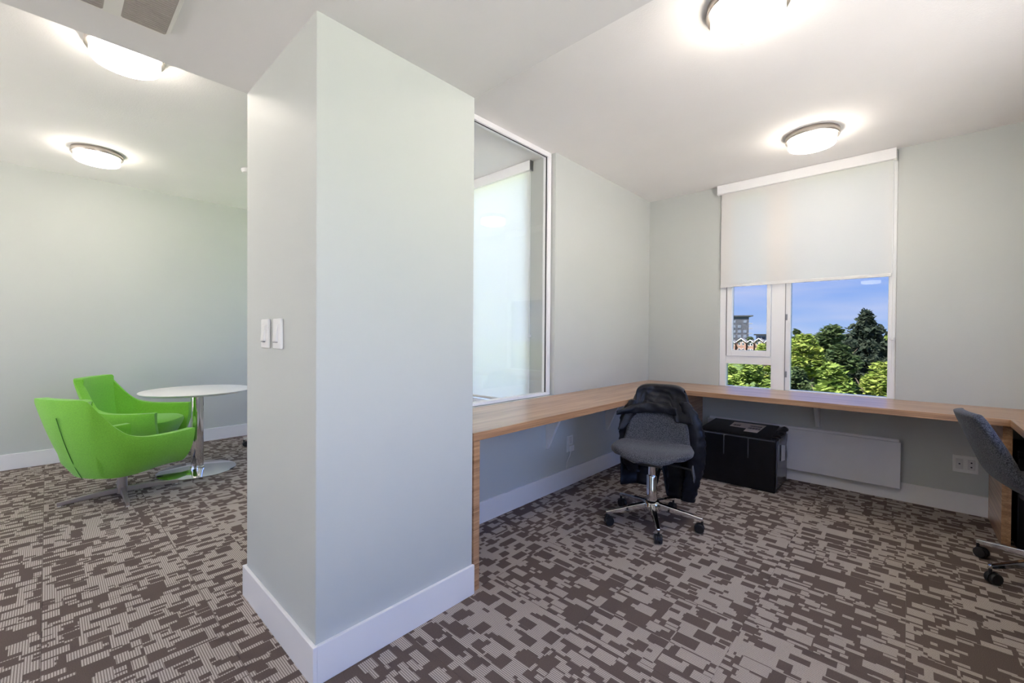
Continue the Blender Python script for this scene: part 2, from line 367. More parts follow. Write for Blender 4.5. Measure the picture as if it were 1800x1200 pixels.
# ceilings
struct(MB().box(XP - .05, XR + .15, CY1 + .002, YW + .17, H, 2.85).build('ceiling_desk_room', M_ceil), 'white textured ceiling over the desks', 'ceiling')
struct(MB().box(XL - .15, CX0, YB - .15, YL + .17, HL, 2.85).box(CX0, XP - .05, CY1 + .002, YL + .17, HL, 2.85).build('ceiling_left', M_ceil), 'white textured ceiling over the green armchairs', 'ceiling')
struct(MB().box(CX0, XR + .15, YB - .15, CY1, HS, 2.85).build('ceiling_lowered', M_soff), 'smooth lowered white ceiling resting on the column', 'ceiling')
# baseboards
BH, BT = .136, .014
def bb(name, b, lab): struct(b.build(name, M_trim, bevel=.002), lab, 'baseboard')
bb('baseboard_left', MB().box(XL, XL + BT, YB, YL, 0, BH), 'white baseboard along the wall behind the green armchairs')
bb('baseboard_back', MB().box(XP + BT, XR, YW - BT, YW, 0, BH), 'white baseboard under the window desk')
bb('baseboard_partition', MB().box(XP, XP + BT, 1.40, YW - BT, 0, BH), 'white baseboard on the partition under the long desk')
bb('baseboard_back_left', MB().box(XL + BT, XP - .16, YL - BT, YL, 0, BH), 'white baseboard under the meeting area windows')
b = MB().box(CX0 - BT, CX1 + BT, CY0 - BT, CY0, 0, BH).box(CX1, CX1 + BT, CY0, CY1 + .004, 0, BH).box(CX0 - BT, CX0, CY0, CY1, 0, BH)
bb('baseboard_column', b, 'white baseboard wrapped around the square column')

# ------------------------------------------------------------------ windows
def pane(b, name, m, par): return b.build(name, m, par)
w1 = struct(empty('window_1', (0, 0, 0)), 'white framed window with a side casement looking onto trees', 'window')
Y0, Y1 = YW + .012, YW + .085
GX = [(-1.19, -.912), (-1.24, -.876), (-.733, -.108)]
b = MB().box(WX0, -1.243, Y0, Y1, ZD, 2.60).box(-.876, -.772, Y0, Y1, ZD, 2.60).box(-.772, -.735, Y0 + .01, Y1, ZD, 2.60).box(-.108, WX1, Y0, Y1, ZD, 2.60)
b.box(-.735, -.108, Y0, Y1, 2.53, 2.60).box(-1.243, -.876, Y0, Y1, 2.53, 2.60).box(-.735, -.108, Y0, Y1, ZD - .02, ZD + .008).box(-1.243, -.876, Y0, Y1, ZD - .02, ZD + .004)
b.box(-1.243, -.876, Y0, Y1, .957, 1.028)
b.build('frame', M_frame, w1, bevel=.003)
s = MB().box(-1.236, -1.192, Y0 - .012, Y1 - .02, 1.03, 2.53).box(-.91, -.880, Y0 - .012, Y1 - .02, 1.03, 2.53).box(-1.192, -.91, Y0 - .012, Y1 - .02, 1.03, 1.082).box(-1.192, -.91, Y0 - .012, Y1 - .02, 2.48, 2.53).build('casement_sash', M_frame, w1, bevel=.003)
MB().box(-1.2425, -1.2365, Y0 - .002, Y0 + .01, 1.03, 2.53).build('gasket', M_dark, s)
MB().box(-.7735, -.7705, Y0 - .002, Y0 + .012, ZD, 2.53).build('gasket', mat('grey_gasket', (.25, .25, .26), .5), w1)
MB().box(-1.192, -.91, YW + .05, YW + .056, 1.08, 2.49).build('pane', M_glass, w1)
MB().box(-1.243, -.876, YW + .05, YW + .056, ZD, .957).build('pane', M_glass, w1)
MB().box(-.735, -.108, YW + .05, YW + .056, ZD, 2.53).build('pane', M_glass, w1)
for z in (.86, 1.35): MB().box(-.768, -.756, Y0 - .006, Y0 + .008, z, z + .05).build('hinge', mat('hinge_metal', (.35, .36, .4), .4, .5), w1)

w2 = struct(empty('window_2', (0, 0, 0)), 'tall interior glass panel between column and wall in thin white frame', 'window')
gx0, gx1 = -2.085, -2.035
MB().box(gx0, gx1, 1.34, 2.645, ZD, ZD + .022).box(gx0, gx1, 1.34, 2.645, H - .035, H).box(gx0, gx1, 2.605, 2.645, ZD + .022, H - .035).build('frame', M_frame, w2, bevel=.003)
MB().box(-2.056, -2.048, 2.6005, 2.605, ZD + .022, H - .035).box(-2.056, -2.050, 1.34, 2.6005, H - .038, H - .035).build('gasket', M_dark, w2)
MB().box(-2.064, -2.056, 1.34, 2.598, ZD + .022, H - .041).build('pane', M_glass2, w2)

for k, (a, c) in enumerate(LW):
    w = struct(empty('window_%d' % (3 + k)), ['white framed window of the meeting area next to the glass panel', 'white framed window of the meeting area near the corner'][k], 'window')
    b = MB().box(a, a + .05, YL + .02, YL + .09, .55, 2.64).box(c - .05, c, YL + .02, YL + .09, .55, 2.64).box(a, c, YL + .02, YL + .09, .55, .60).box(a, c, YL + .02, YL + .09, 2.59, 2.64).box(a + .42, a + .50, YL + .02, YL + .09, .60, 2.59)
    b.build('frame', M_frame, w, bevel=.003)
    MB().box(a + .05, a + .42, YL + .05, YL + .056, .60, 2.59).build('pane', M_glassl, w)
    MB().box(a + .50, c - .05, YL + .05, YL + .056, .60, 2.59).build('pane', M_glassl, w)

# ------------------------------------------------------------------ roller blinds
def blind(x0, x1, yf, ztop, zbot, label):
    r = tag(empty('roller_blind', ((x0 + x1) / 2, yf, ztop)), label, 'blind')
    cx = (x0 + x1) / 2; hw = (x1 - x0) / 2
    def L(b): b.v = [(v[0] - cx, v[1] - yf, v[2] - ztop) for v in b.v]; return b
    L(MB().box(x0, x1, yf - .045, yf + .0, ztop - .082, ztop)).build('valance', M_frame, r, bevel=.004)
    for x in (x0, x1 - .003): L(MB().box(x, x + .003, yf - .047, yf + .0, ztop - .086, ztop)).build('end_cap', M_plate, r)
    L(MB().box(x0 + .03, x1 - .02, yf - .016, yf - .0145, zbot, ztop - .07)).build('shade', M_shade, r)
    L(MB().box(x0 + .03, x1 - .02, yf - .022, yf - .009, zbot - .004, zbot + .020)).build('hem_bar', mat('hem_bar_fabric', (.80, .79, .77), .6), r, bevel=.003)
    ch = L(MB().tube([(x1 - .012, yf - .03, ztop - .08), (x1 - .012, yf - .03, ZD + .20)], .0022, 6)).build('chain', M_plate, r)
    L(MB().lathe([(.002, 1.185), (.016, 1.190), (.016, 1.205), (.002, 1.21)], x1 - .012, yf - .02, 14)).build('chain_holder', M_plate, r)
    return r
blind(-1.318, -.072, YW - .003, H - .002, 1.665, 'white roller blind pulled half down over the window with the tree view')
blind(-3.66, -2.33, YL - .003, HL - .002, .62, 'white roller blind lowered fully behind the interior glass panel')

rb = tag(empty('roller_blind', (XR - .02, 2.185, 2.36)), 'white roller blind half lowered over the window above the right hand desk', 'blind')  # unseen blind added to tame the bright patch on the ceiling
MB().box(-.03, .018, -.81, .81, -.08, 0).build('valance', M_frame, rb, bevel=.004)
MB().box(-.004, -.0025, -.79, .79, -.50, -.07).build('shade', M_shade, rb)
MB().box(-.010, .004, -.79, .79, -.515, -.495).build('hem_bar', M_frame, rb)

# ------------------------------------------------------------------ desks
TH = .040
DX, DY, RX = -1.476, 3.682, .434     # front edges of the desks
d = tag(empty('built_in_desk', (-1.74, 2.6, 0)), 'walnut built-in desk running along the partition under the interior glass panel', 'desk')
def sub(b, e): b.v = [(v[0] - e.location.x, v[1] - e.location.y, v[2] - e.location.z) for v in b.v]; return b
sub(MB().box(XP + .001, DX, 1.342, DY, ZD - TH, ZD), d).build('worktop', M_woody, d, bevel=.002)
sub(MB().box(XP + BT + .002, DX - .001, 1.346, 1.384, .001, ZD - TH - .0005), d).build('end_panel', M_woody, d, bevel=.0015)
for y in (2.56, 3.43):
    t = MB().prism([(XP + .001, ZD - TH - .001), (XP + .18, ZD - TH - .001), (XP + .18, ZD - TH - .012), (XP + .016, .35), (XP + .001, .35)], 1, y - .014, y + .014)
    br = sub(t, d).build('bracket', M_plate, d, bevel=.002)
    sub(MB().box(XP + .0165, XP + .022, y - .010, y + .010, .36, .385), d).build('screw_cover', M_labelw, br)
d2 = tag(empty('built_in_desk', (-.5, 4.0, 0)), 'walnut built-in desk running under the window with the tree view', 'desk')
sub(MB().box(XP + .001, XR - .002, DY + .0006, YW - .0005, ZD - TH, ZD), d2).build('worktop', M_woodx, d2, bevel=.002)
sub(MB().box(WX0 + .003, WX1 - .003, YW - .0005, YW + .0115, ZD - TH, ZD), d2).build('sill_strip', M_woodx, d2)
for x in (-1.475, .412):
    sub(MB().box(x, x + .038, DY + .05, YW - BT - .001, .001, ZD - TH - .0005), d2).build('side_panel', M_woody, d2, bevel=.0015)
t = MB().prism([(YW - .001, ZD - TH - .001), (YW - .001, .47), (YW - .016, .47), (YW - .17, ZD - TH - .012), (YW - .17, ZD - TH - .001)], 0, -.544, -.516)
sub(t, d2).build('bracket', M_plate, d2, bevel=.002)
d3 = tag(empty('built_in_desk', (.74, 2.6, 0)), 'walnut built-in desk along the right hand wall behind the empty swivel chair', 'desk')
sub(MB().box(RX, XR - .001, 1.5, DY, ZD - TH, ZD), d3).build('worktop', M_woody, d3, bevel=.002)
sub(MB().box(RX + .002, XR - .001, 1.502, 1.54, .001, ZD - TH - .0005), d3).build('end_panel', M_woody, d3)

# ------------------------------------------------------------------ panel heater, outlets, switches
h = tag(empty('panel_heater', (-.71, YW, .27)), 'flat pale grey panel heater on the wall below the window desk', 'heater')
sub(MB().box(-1.375, -.024, 4.222, 4.240, .098, .438), h).build('front_panel', M_heat, h, bevel=.003)
sub(MB().box(-1.365, -.034, 4.2405, YW - .001, .142, .452), h).build('back_case', M_trim, h, bevel=.003)
sub(MB().box(-1.36, -.04, 4.241, 4.262, .4525, .456), h).build('top_grille', M_heat, h)

def plate_on_x(y0, y1, z0, z1, label):
    r = tag(empty('wall_outlet', (XP, (y0 + y1) / 2, (z0 + z1) / 2)), label, 'outlet')
    sub(MB().box(XP + .0005, XP + .008, y0, y1, z0, z1), r).build('cover_plate', M_plate, r, bevel=.003)
    ym = (y0 + y1) / 2
    sub(MB().box(XP + .008, XP + .030, ym - .028, ym + .028, z0 + .008, z0 + .056), r).build('plug', M_plate, r, bevel=.004)
    sub(MB().box(XP + .008, XP + .012, ym - .018, ym + .018, z0 + .068, z1 - .012), r).build('socket', M_labelw, r, bevel=.001)
    sub(MB().tube([(XP + .024, ym - .012, z0 + .012), (XP + .026, ym - .03, z0 - .02), (XP + .012, ym - .055, z0 - .08), (XP + .018, ym - .07, .138)], .0022, 6), r).build('cord', M_plate, r, smooth=True)
plate_on_x(2.818, 2.900, .268, .400, 'white wall outlet with a plug under the partition desk')
r = tag(empty('wall_outlet', (.304, YW, .337)), 'white double socket plate on the wall beside the right side panel', 'outlet')
sub(MB().box(.243, .366, YW - .007, YW - .0005, .278, .396), r).build('cover_plate', M_plate, r, bevel=.003)
for x, zz in ((.276, (.337,)), (.333, (.352, .322))):
    k = sub(MB().box(x - .018, x + .018, YW - .010, YW - .007, .302, .372), r).build('socket', M_labelw, r, bevel=.001)
    for z in zz:
        hb = MB(); hb.prism([(x + .005 * math.cos(a * PI / 5), z + .005 * math.sin(a * PI / 5)) for a in range(10)], 1, YW - .0112, YW - .0100); sub(hb, r).build('jack', M_dark, k)
for i, (x0, x1) in enumerate(((-1.996, -1.912), (-1.857, -1.773))):
    r = tag(empty('light_switch', ((x0 + x1) / 2, CY0, 1.201)), ['white rocker light switch nearer the outer left edge of the column', 'white rocker light switch nearer the front corner of the column'][i], 'switch', 'light switches on the column')
    sub(MB().box(x0, x1, CY0 - .012, CY0 - .0005, 1.142, 1.261), r).build('cover_plate', M_plate, r, bevel=.004)
    xm = (x0 + x1) / 2
    k = sub(MB().prism([(CY0 - .012, 1.17), (CY0 - .022, 1.172), (CY0 - .015, 1.236), (CY0 - .012, 1.236)], 0, xm - .017, xm + .017), r).build('rocker', M_plate, r, bevel=.001)
    sub(MB().box(xm - .012, xm + .012, CY0 - .0215, CY0 - .012, 1.1665, 1.1695), r).build('shadow_gap', mat('grey_gap', (.3, .3, .3), .6), k)

# ------------------------------------------------------------------ ceiling lights, fan, smoke detector
def light(x, y, z):
    r = empty('ceiling_light', (x, y, z))
    MB().lathe([(.02, -.001), (.155, -.001), (.157, -.004), (.157, -.036), (.154, -.040), (.140, -.040), (.140, -.03)], n=64).build('metal_rim', M_nickel, r, smooth=True)
    MB().lathe([(.137, -.032), (.139, -.040), (.139, -.078), (.134, -.087), (.120, -.092), (.06, -.094), (.002, -.0945)], n=64).build('glass_diffuser', M_lamp, r, smooth=True)
    return r
G = 'round ceiling lights'
l0 = tag(light(-.50, 3.58, H), 'round lit ceiling light with nickel rim close to the window blind', 'ceiling light', G)
dup(l0, (-.51, 1.995, H), 0, 'round lit ceiling light with nickel rim over the middle of the desk room', G)
dup(l0, (-4.855, .28, HL), .7, 'round lit ceiling light with nickel rim above the green armchairs', G)
dup(l0, (-2.98, .28, HL), .7, 'round lit ceiling light with nickel rim beside the lowered ceiling edge', G)
for x, y, z, s_ in ((-4.855, -1.75, HL, 'over the open area near the long wall'), (-2.98, -1.75, HL, 'over the open area beside the lowered ceiling'), (-.5, -1.6, HS, 'under the lowered ceiling of the open area')):  # extra lamps out of view, added to brighten the interior
    dup(l0, (x, y, z), .3, 'round lit ceiling light with nickel rim ' + s_, G)

fx0, fx1, fy0, fy1 = -1.990, -1.66, -.01, .305
r = tag(empty('exhaust_fan_cover', ((fx0 + fx1) / 2, (fy0 + fy1) / 2, HS)), 'off-white exhaust fan cover with grey mesh on the lowered ceiling', 'fan cover')
def rrect(x0, x1, y0, y1, rr, n=6):
    P = []
    for cx, cy, a0 in ((x1 - rr, y1 - rr, 0), (x0 + rr, y1 - rr, 90), (x0 + rr, y0 + rr, 180), (x1 - rr, y0 + rr, 270)):
        for k in range(n + 1): a = math.radians(a0 + 90 * k / n); P.append((cx + rr * math.cos(a), cy + rr * math.sin(a)))
    return P
sub(MB().prism(rrect(fx0, fx1, fy0, fy1, .035), 2, HS - .018, HS - .0005), r).build('cover', M_fanw, r, bevel=.006, segs=3)
for y0, y1 in ((.172, .292), (.003, .128)):
    g = sub(MB().prism(rrect(fx0 + .014, fx1 - .014, y0, y1, .008), 2, HS - .0190, HS - .0178), r).build('mesh_panel', M_mesh, r)
    b = MB()
    n = 26; x = fx0 + .018
    for k in range(n):
        xx = fx0 + .018 + (fx1 - fx0 - .036) * k / (n - 1); b.box(xx - .002, xx + .002, y0 + .004, y1 - .004, HS - .0205, HS - .0190)
    sub(b, r).build('mesh_ribs', M_mesh, g)['kind'] = 'stuff'
r = tag(empty('smoke_detector', (-4.365, 1.232, HL)), 'small white smoke detector on the ceiling past the column', 'smoke detector')
MB().lathe([(.06, -.0005), (.06, -.012), (.052, -.03), (.03, -.036), (.002, -.037)], n=28).build('housing', M_plate, r, smooth=True)
MB().lathe([(.012, -.0375), (.012, -.040), (.001, -.0402)], n=12).build('test_button', M_labelw, r)

# ------------------------------------------------------------------ round table
r = tag(empty('round_table', (-4.573, .891, 0)), 'round white pedestal table with chrome post and disc foot', 'table')
MB().lathe([(.10, .684), (.35, .684), (.396, .697), (.40, .702), (.40, .705), (.396, .708), (.001, .708)], n=96).build('table_top', M_white, r, smooth=True)
MB().lathe([(.046, .020), (.046, .6835)], n=40).build('post', M_chrome, r, smooth=True)
b = MB().lathe([(.277, .0005), (.287, .004), (.287, .008), (.277, .012), (.12, .016), (.055, .022), (.001, .022)], n=80).build('disc_foot', M_chrome, r, smooth=True)
MB().lathe([(.054, .0225), (.054, .036), (.0465, .040)], n=40, cap=False).build('collar', M_chrome, b, smooth=True)

# ------------------------------------------------------------------ green armchairs
def lerp(a, b, t): return tuple(a[i] + (b[i] - a[i]) * t for i in range(3))
def catmull(pts, t):
    n = len(pts) - 1; f = min(max(t, 0), 1) * n; i = min(int(f), n - 1); u = f - i
    p = [pts[max(0, min(n, k))] for k in (i - 1, i, i + 1, i + 2)]
    return tuple(.5 * ((2 * p[1][k]) + (-p[0][k] + p[2][k]) * u + (2 * p[0][k] - 5 * p[1][k] + 4 * p[2][k] - p[3][k]) * u * u + (-p[0][k] + 3 * p[1][k] - 3 * p[2][k] + p[3][k]) * u ** 3) for k in range(len(pts[0])))
def armchair(lift, legrot):
    r = empty('swivel_armchair')
    top = [(.275, -.350, .458), (.17, -.362, .456), (.04, -.368, .458), (-.09, -.360, .468), (-.19, -.335, .50), (-.255, -.300, .565), (-.325, -.262, .675), (-.375, -.232, .752), (-.402, -.12, .757), (-.410, 0, .758)]
    bot = [(.262, -.238, .198), (.14, -.22, .200), (.03, -.215, .192), (-.06, -.212, .188), (-.12, -.20, .188), (-.165, -.18, .190), (-.195, -.155, .193), (-.22, -.12, .197), (-.238, -.06, .20), (-.243, 0, .20)]
    mir = lambda L: L + [(x, -y, z) for x, y, z in L[-2::-1]]
    top, bot = mir(top), mir(bot)
    NS = 60; th = .066
    ring = []
    for i in range(NS + 1):
        t = i / NS; A = Vector(catmull(top, t)); B = Vector(catmull(bot, t))
        # direction inwards, level, square to the rim
        T0 = Vector(catmull(top, min(1, t + .02))) - Vector(catmull(top, max(0, t - .02))); T0.z = 0; T0.normalize()
        inn = Vector((-T0.y, T0.x, 0))
        if inn.dot(Vector((.02, 0, 0)) - Vector((A.x, A.y, 0))) < 0: inn = -inn
        kb = max(0, min(1, (A.z - .46) / .28)); C = B.lerp(A, .88 - .36 * kb); C.z = B.z + (.075 + .05 * (A.z - .45)) * (1 - kb) + (.16) * kb
        out = []
        for k in range(9):
            u = k / 8 * .97
            out.append(B * (1 - u) ** 2 + C * 2 * u * (1 - u) + A * u * u)
        slope = (A - C).normalized()
        a1 = A + inn * .005 + slope * .003; a2 = A + inn * (th - .005) + slope * .003; a3 = A + inn * th - slope * .006
        D = B.lerp(A, .50); D = Vector((D.x, D.y, .30)) + inn * .03
        c2 = D.lerp(a3, .55) - inn * .012
        inner = [a3.lerp(c2, .5) - inn * .002, c2, D.lerp(c2, .5) - inn * .004, D]
        ring.append(out + [a1, a2, a3] + inner)
    m = len(ring[0]); b = MB()
    vs = [v for rr in ring for v in rr]
    fs = [(i * m + k, i * m + (k + 1) % m, (i + 1) * m + (k + 1) % m, (i + 1) * m + k) for i in range(NS) for k in range(m)]
    fs += [tuple(range(m)), tuple(NS * m + k for k in range(m))[::-1]]
    b.add([(v.x, v.y, v.z + lift) for v in vs], fs)
    shell = b.build('shell', M_green, r, smooth=True)
    # centre seam on the outer back
    mid = ring[NS // 2]
    pts = [mid[k] + Vector((-.0042, 0, lift - .0036)) for k in range(0, 8)]
    MB().tube(pts, .0022, 6).build('back_seam', M_green2, shell, smooth=True)
    # underside and seat cushion: lofted superellipses
    b = MB(); n = 48; vs = []
    for (x0, x1, hw, z, p) in ((-.20, .17, .15, .186, 2.6), (-.235, .212, .205, .196, 2.8), (-.245, .262, .235, .235, 3.0), (-.25, .285, .262, .292, 3.2), (-.25, .298, .268, .325, 3.2), (-.25, .292, .266, .352, 3.2), (-.24, .272, .25, .366, 3.0), (-.20, .22, .20, .374, 2.8), (-.10, .10, .10, .377, 2.4)):
        for k in range(n):
            a = 2 * PI * k / n; ca, sa = math.cos(a), math.sin(a)
            vs.append(((x0 + x1) / 2 + (x1 - x0) / 2 * math.copysign(abs(ca) ** (2 / p), ca), hw * math.copysign(abs(sa) ** (2 / p), sa), z + lift))
    R_ = 9
    fs = [(j * n + k, j * n + (k + 1) % n, (j + 1) * n + (k + 1) % n, (j + 1) * n + k) for j in range(R_ - 1) for k in range(n)] + [tuple(range(n))[::-1], tuple((R_ - 1) * n + k for k in range(n))]
    b.add(vs, fs); b.build('seat_cushion', M_green, r, smooth=True)
    MB().lathe([(.030, .012), (.030, .187 + lift)], n=24).build('post', M_greige, r, smooth=True)
    MB().lathe([(.05, .1855 + lift), (.10, .1855 + lift), (.11, .1905 + lift)], n=24).build('swivel_plate', M_black, r)
    for k in range(4):
        a = k * PI / 2 + legrot; c_, s_ = math.cos(a), math.sin(a)
        b = MB()
        pr = [(.024, .014, .022, .058), (.20, .012, .016, .046), (.335, .009, .006, .030)]
        vs = []
        for x, w, z0, z1 in pr: vs += [(x, -w, z0), (x, w, z0), (x, w, z1), (x, -w, z1)]
        fs = [(0, 3, 2, 1), (8, 9, 10, 11)] + [(j * 4 + q, j * 4 + (q + 1) % 4, (j + 1) * 4 + (q + 1) % 4, (j + 1) * 4 + q) for j in range(2) for q in range(4)]
        b.add([(x * c_ - y * s_, x * s_ + y * c_, z) for x, y, z in vs], fs)
        lg = b.build('leg', M_greige, r, bevel=.002)
        MB().lathe([(.010, .0005), (.010, .0055)], .322 * c_, .322 * s_, 12).build('foot_pad', M_plate, lg)
    return r
a1 = tag(armchair(0, math.radians(-120)), 'green upholstered swivel armchair pulled up to the round table, seat facing it', 'armchair', 'green swivel armchairs')
a1.location = (-4.28, .375, 0); a1.rotation_euler = (0, 0, math.radians(120))
for ch in a1.children:
    if ch.name.startswith('leg'): pass
a2 = tag(armchair(.045, math.radians(-57)), 'green upholstered swivel armchair with its back close to the grey green wall', 'armchair', 'green swivel armchairs')
a2.location = (-5.22, .585, 0); a2.rotation_euler = (0, 0, math.radians(57))

# ------------------------------------------------------------------ office swivel chairs
def office_chair(base_rot):
    r = empty('office_chair')
    path = [(.245, .445), (.225, .462), (.12, .470), (0, .463), (-.10, .462), (-.175, .480), (-.225, .535), (-.258, .61), (-.290, .69), (-.325, .780), (-.340, .822)]
    half = [.105, .185, .240, .252, .238, .220, .208, .198, .186, .170, .135]
    n = 12; m = len(path) - 1; mm = 30
    P3 = [(p[0], p[1], h) for p, h in zip(path, half)]
    def P(i, j):
        x, z, hw = catmull(P3, j / mm); u = -1 + 2 * i / n; v = j / mm
        side = abs(u) ** 2.4
        lift = .018 * side if v < .45 else 0
        fwd = .045 * side * max(0, min(1, (v - .35) / .3)) * (1 - .55 * max(0, (v - .75) / .25))
        if v < .2: x -= .075 * side * (1 - v / .2)
        return (x + fwd, u * hw, z + lift)
    MB().grid(P, n, mm).build('seat_shell', M_felt, r, smooth=True, solid=.042, subsurf=1).modifiers[0].offset = 0
    MB().box(-.11, .10, -.075, .075, .385, .418).build('tilt_mechanism', M_black, r, bevel=.012)
    MB().lathe([(.024, .30), (.024, .386)], n=20).build('gas_lift', M_chrome, r, smooth=True)
    MB().lathe([(.033, .135), (.033, .305), (.028, .312)], n=24).build('lift_sleeve', M_chrome, r, smooth=True)
    lv = MB().tube([(.02, .07, .40), (.03, .17, .392), (.035, .235, .385)], .006, 8).build('height_lever', M_black, r, smooth=True)
    b = MB().grid(lambda i, j: (.035 + .012 * math.sin(i / 4 * PI) - .006, .232 + .014 * j / 6 + .004 * i, .388 - .075 * j / 6 - (.012 if 0 < i < 4 and j == 6 else 0) + .006 * i), 4, 6)
    b.build('paddle', mat('grey_paddle', (.10, .10, .11), .45), lv, smooth=True, solid=.008)
    MB().lathe([(.052, .085), (.058, .10), (.058, .125), (.046, .145), (.034, .15)], n=28).build('hub', M_chrome, r, smooth=True)
    for k in range(5):
        a = base_rot + k * 2 * PI / 5; c_, s_ = math.cos(a), math.sin(a)
        def RT(b): b.v = [(x * c_ - y * s_, x * s_ + y * c_, z) for x, y, z in b.v]; return b
        pr = [(.04, .021, .100, .138), (.16, .017, .088, .118), (.275, .013, .076, .097), (.305, .011, .074, .092)]
        vs = []
        for x, w, z0, z1 in pr: vs += [(x, -w, z0), (x, w, z0), (x, w * .8, z1), (x, -w * .8, z1)]
        fs = [(0, 3, 2, 1), (12, 13, 14, 15)] + [(j * 4 + q, j * 4 + (q + 1) % 4, (j + 1) * 4 + (q + 1) % 4, (j + 1) * 4 + q) for j in range(3) for q in range(4)]
        lg = RT(MB().add(vs, fs)).build('leg', M_chrome, r, bevel=.004)
        cb = MB(); cb.lathe([(.007, .05), (.007, .0735)], .30, 0, 10)
        for sgn in (-1, 1):
            cyl = MB().lathe([(.010, -.009), (.0255, -.009), (.0275, -.006), (.0275, .006), (.0255, .009), (.010, .009)], n=22)
            cb.add([(.285 + x, sgn * .0125 + z, .0280 + y) for x, y, z in cyl.v], cyl.f)
        hood = [(.285 + .030 * math.cos(q * PI / 8), .028 + .030 * math.sin(q * PI / 8)) for q in range(0, 9)] + [(.285 - .012, .028), (.285 + .012, .028)]
        cb.prism([(p[0], p[1]) for p in hood], 1, -.003, .003)
        RT(cb).build('caster', M_black, lg, smooth=True)
    return r
o1 = tag(office_chair(math.radians(-130 + 74)), 'grey felt office swivel chair with a black jacket over its back', 'chair', 'grey swivel chairs')
o1.location = (-1.200, 2.642, 0); o1.rotation_euler = (0, 0, math.radians(-74))
o2 = dup(o1, (.55, 3.32, 0), math.radians(11), 'empty grey felt office swivel chair at the right hand desk', 'grey swivel chairs')
for ch in o2.children:
    if ch.name.startswith('leg'): ch.rotation_euler.z = math.radians(-25)
o3 = dup(o1, (-5.12, 1.71, 0), math.radians(200), 'grey felt office swivel chair beyond the round table, mostly behind the column', 'grey swivel chairs')
for ch in o3.children:
    if ch.name.startswith('leg'): ch.rotation_euler.z = math.radians(-27.6)

# ------------------------------------------------------------------ black jacket over the chair back
j = tag(empty('jacket', o1.location, o1.rotation_euler.z), 'black quilted jacket hung over the back of the swivel chair', 'jacket')
random.seed(3)
ph = [random.uniform(0, 6) for _ in range(12)]
def wr(u, v, k): return math.sin(7 * u + 5 * v + ph[k]) * .5 + math.sin(13 * u - 9 * v + ph[k + 1]) * .3 + math.sin(23 * v + 4 * u + ph[k + 2]) * .25
def backx(z):   # centre line of the chair back
    pts = [(.48, -.175), (.535, -.225), (.61, -.258), (.69, -.290), (.775, -.325), (.812, -.340)]
    for (z0, x0), (z1, x1) in zip(pts, pts[1:]):
        if z <= z1: return x0 + (x1 - x0) * (z - z0) / (z1 - z0)
    return -.34
NU, NV = 40, 56
def JP(i, jj):
    u = -1 + 2 * i / NU; v = jj / NV
    # front hem height: +y (chair's left) hangs lower, a narrow flap falls on the far edge
    zf = .715 + .008 * math.sin(9 * u)
    if u > .40: zf = .715 - .095 * min(1, (u - .40) / .10)
    if u < -.72: zf = .715 - .17 * min(1, (-u - .72) / .10)
    ztop = .862 - .030 * abs(u) ** 5
    if v < .32:
        q = v / .32; z = zf + (ztop - .012 - zf) * q
        hw = .205 - .035 * max(0, (z - .70) / .13) + .05 * max(0, (.70 - z) / .15)
        x = backx(min(z, .80)) + .040 + .045 * abs(u) ** 2.2 + .007 * wr(u, v * 3, 0) + .010 * (1 - q) * (abs(u) < .6)
    elif v < .42:
        q = (v - .32) / .10; a = q * PI
        hw = .165; z = ztop - .012 + .014 * math.sin(a)
        x = backx(.80) + .040 * math.cos(a) + .045 * abs(u) ** 2.2 * (1 - q) - .012 * q + .003 * wr(u, v, 3)
    else:
        q = (v - .42) / .58
        zb = .07 if u > .15 else .13
        if -.02 < u < .15: zb = .15 + .12 * math.sin((u + .02) / .17 * PI)
        if u > .80: zb = .16
        z = ztop - .012 + (zb - ztop + .012) * q
        hw = .165 + .105 * min(1, q * 2.2) - .03 * max(0, q - .6)
        x = backx(.80) - .042 + .055 * q - .05 * math.sin(q * PI) * (1 - .5 * abs(u)) + .012 * wr(u, v * 2, 5) + .014 * abs(math.sin(q * 26)) * -1
        x += .10 * max(0, abs(u) - .6) / .4 * min(1, q * 2) * .9
    if u < 0 and z > .66: hw = min(hw, .150 + .05 * max(0, (.70 - z) / .04))
    return (x, u * hw, z)
MB().grid(JP, NU, NV).build('body', M_jacket, j, smooth=True, solid=.014, subsurf=1)
def sleeve(sy, pts, rads):
    b = MB(); n = 14; m = 36; pts = [Vector(p) for p in pts]
    C = [Vector(catmull([tuple(p) for p in pts], k / m)) for k in range(m + 1)]; Rr = [catmull([(q,) for q in rads], k / m)[0] for k in range(m + 1)]
    vs = []; fs = []
    for k in range(m + 1):
        for q in range(n):
            a = 2 * PI * q / n; rr = Rr[k] * (1 + .10 * math.sin(k * 1.9 + q) + .10 * abs(math.sin(k * .85)))
            vs.append((C[k].x + .62 * rr * math.cos(a), C[k].y + rr * math.sin(a), C[k].z))
    fs = [(k * n + q, k * n + (q + 1) % n, (k + 1) * n + (q + 1) % n, (k + 1) * n + q) for k in range(m) for q in range(n)] + [tuple(range(n))[::-1], tuple(m * n + q for q in range(n))]
    b.add(vs, fs); b.build('sleeve', M_jacket, j, smooth=True)
sleeve(1, [(-.250, .165, .76), (-.235, .215, .66), (-.235, .245, .52), (-.250, .245, .36), (-.26, .215, .20), (-.265, .195, .085)], [.03, .048, .055, .055, .050, .042])
sleeve(-1, [(-.245, -.165, .75), (-.225, -.205, .66), (-.225, -.215, .52), (-.250, -.205, .36), (-.27, -.17, .24)], [.025, .040, .045, .050, .045])
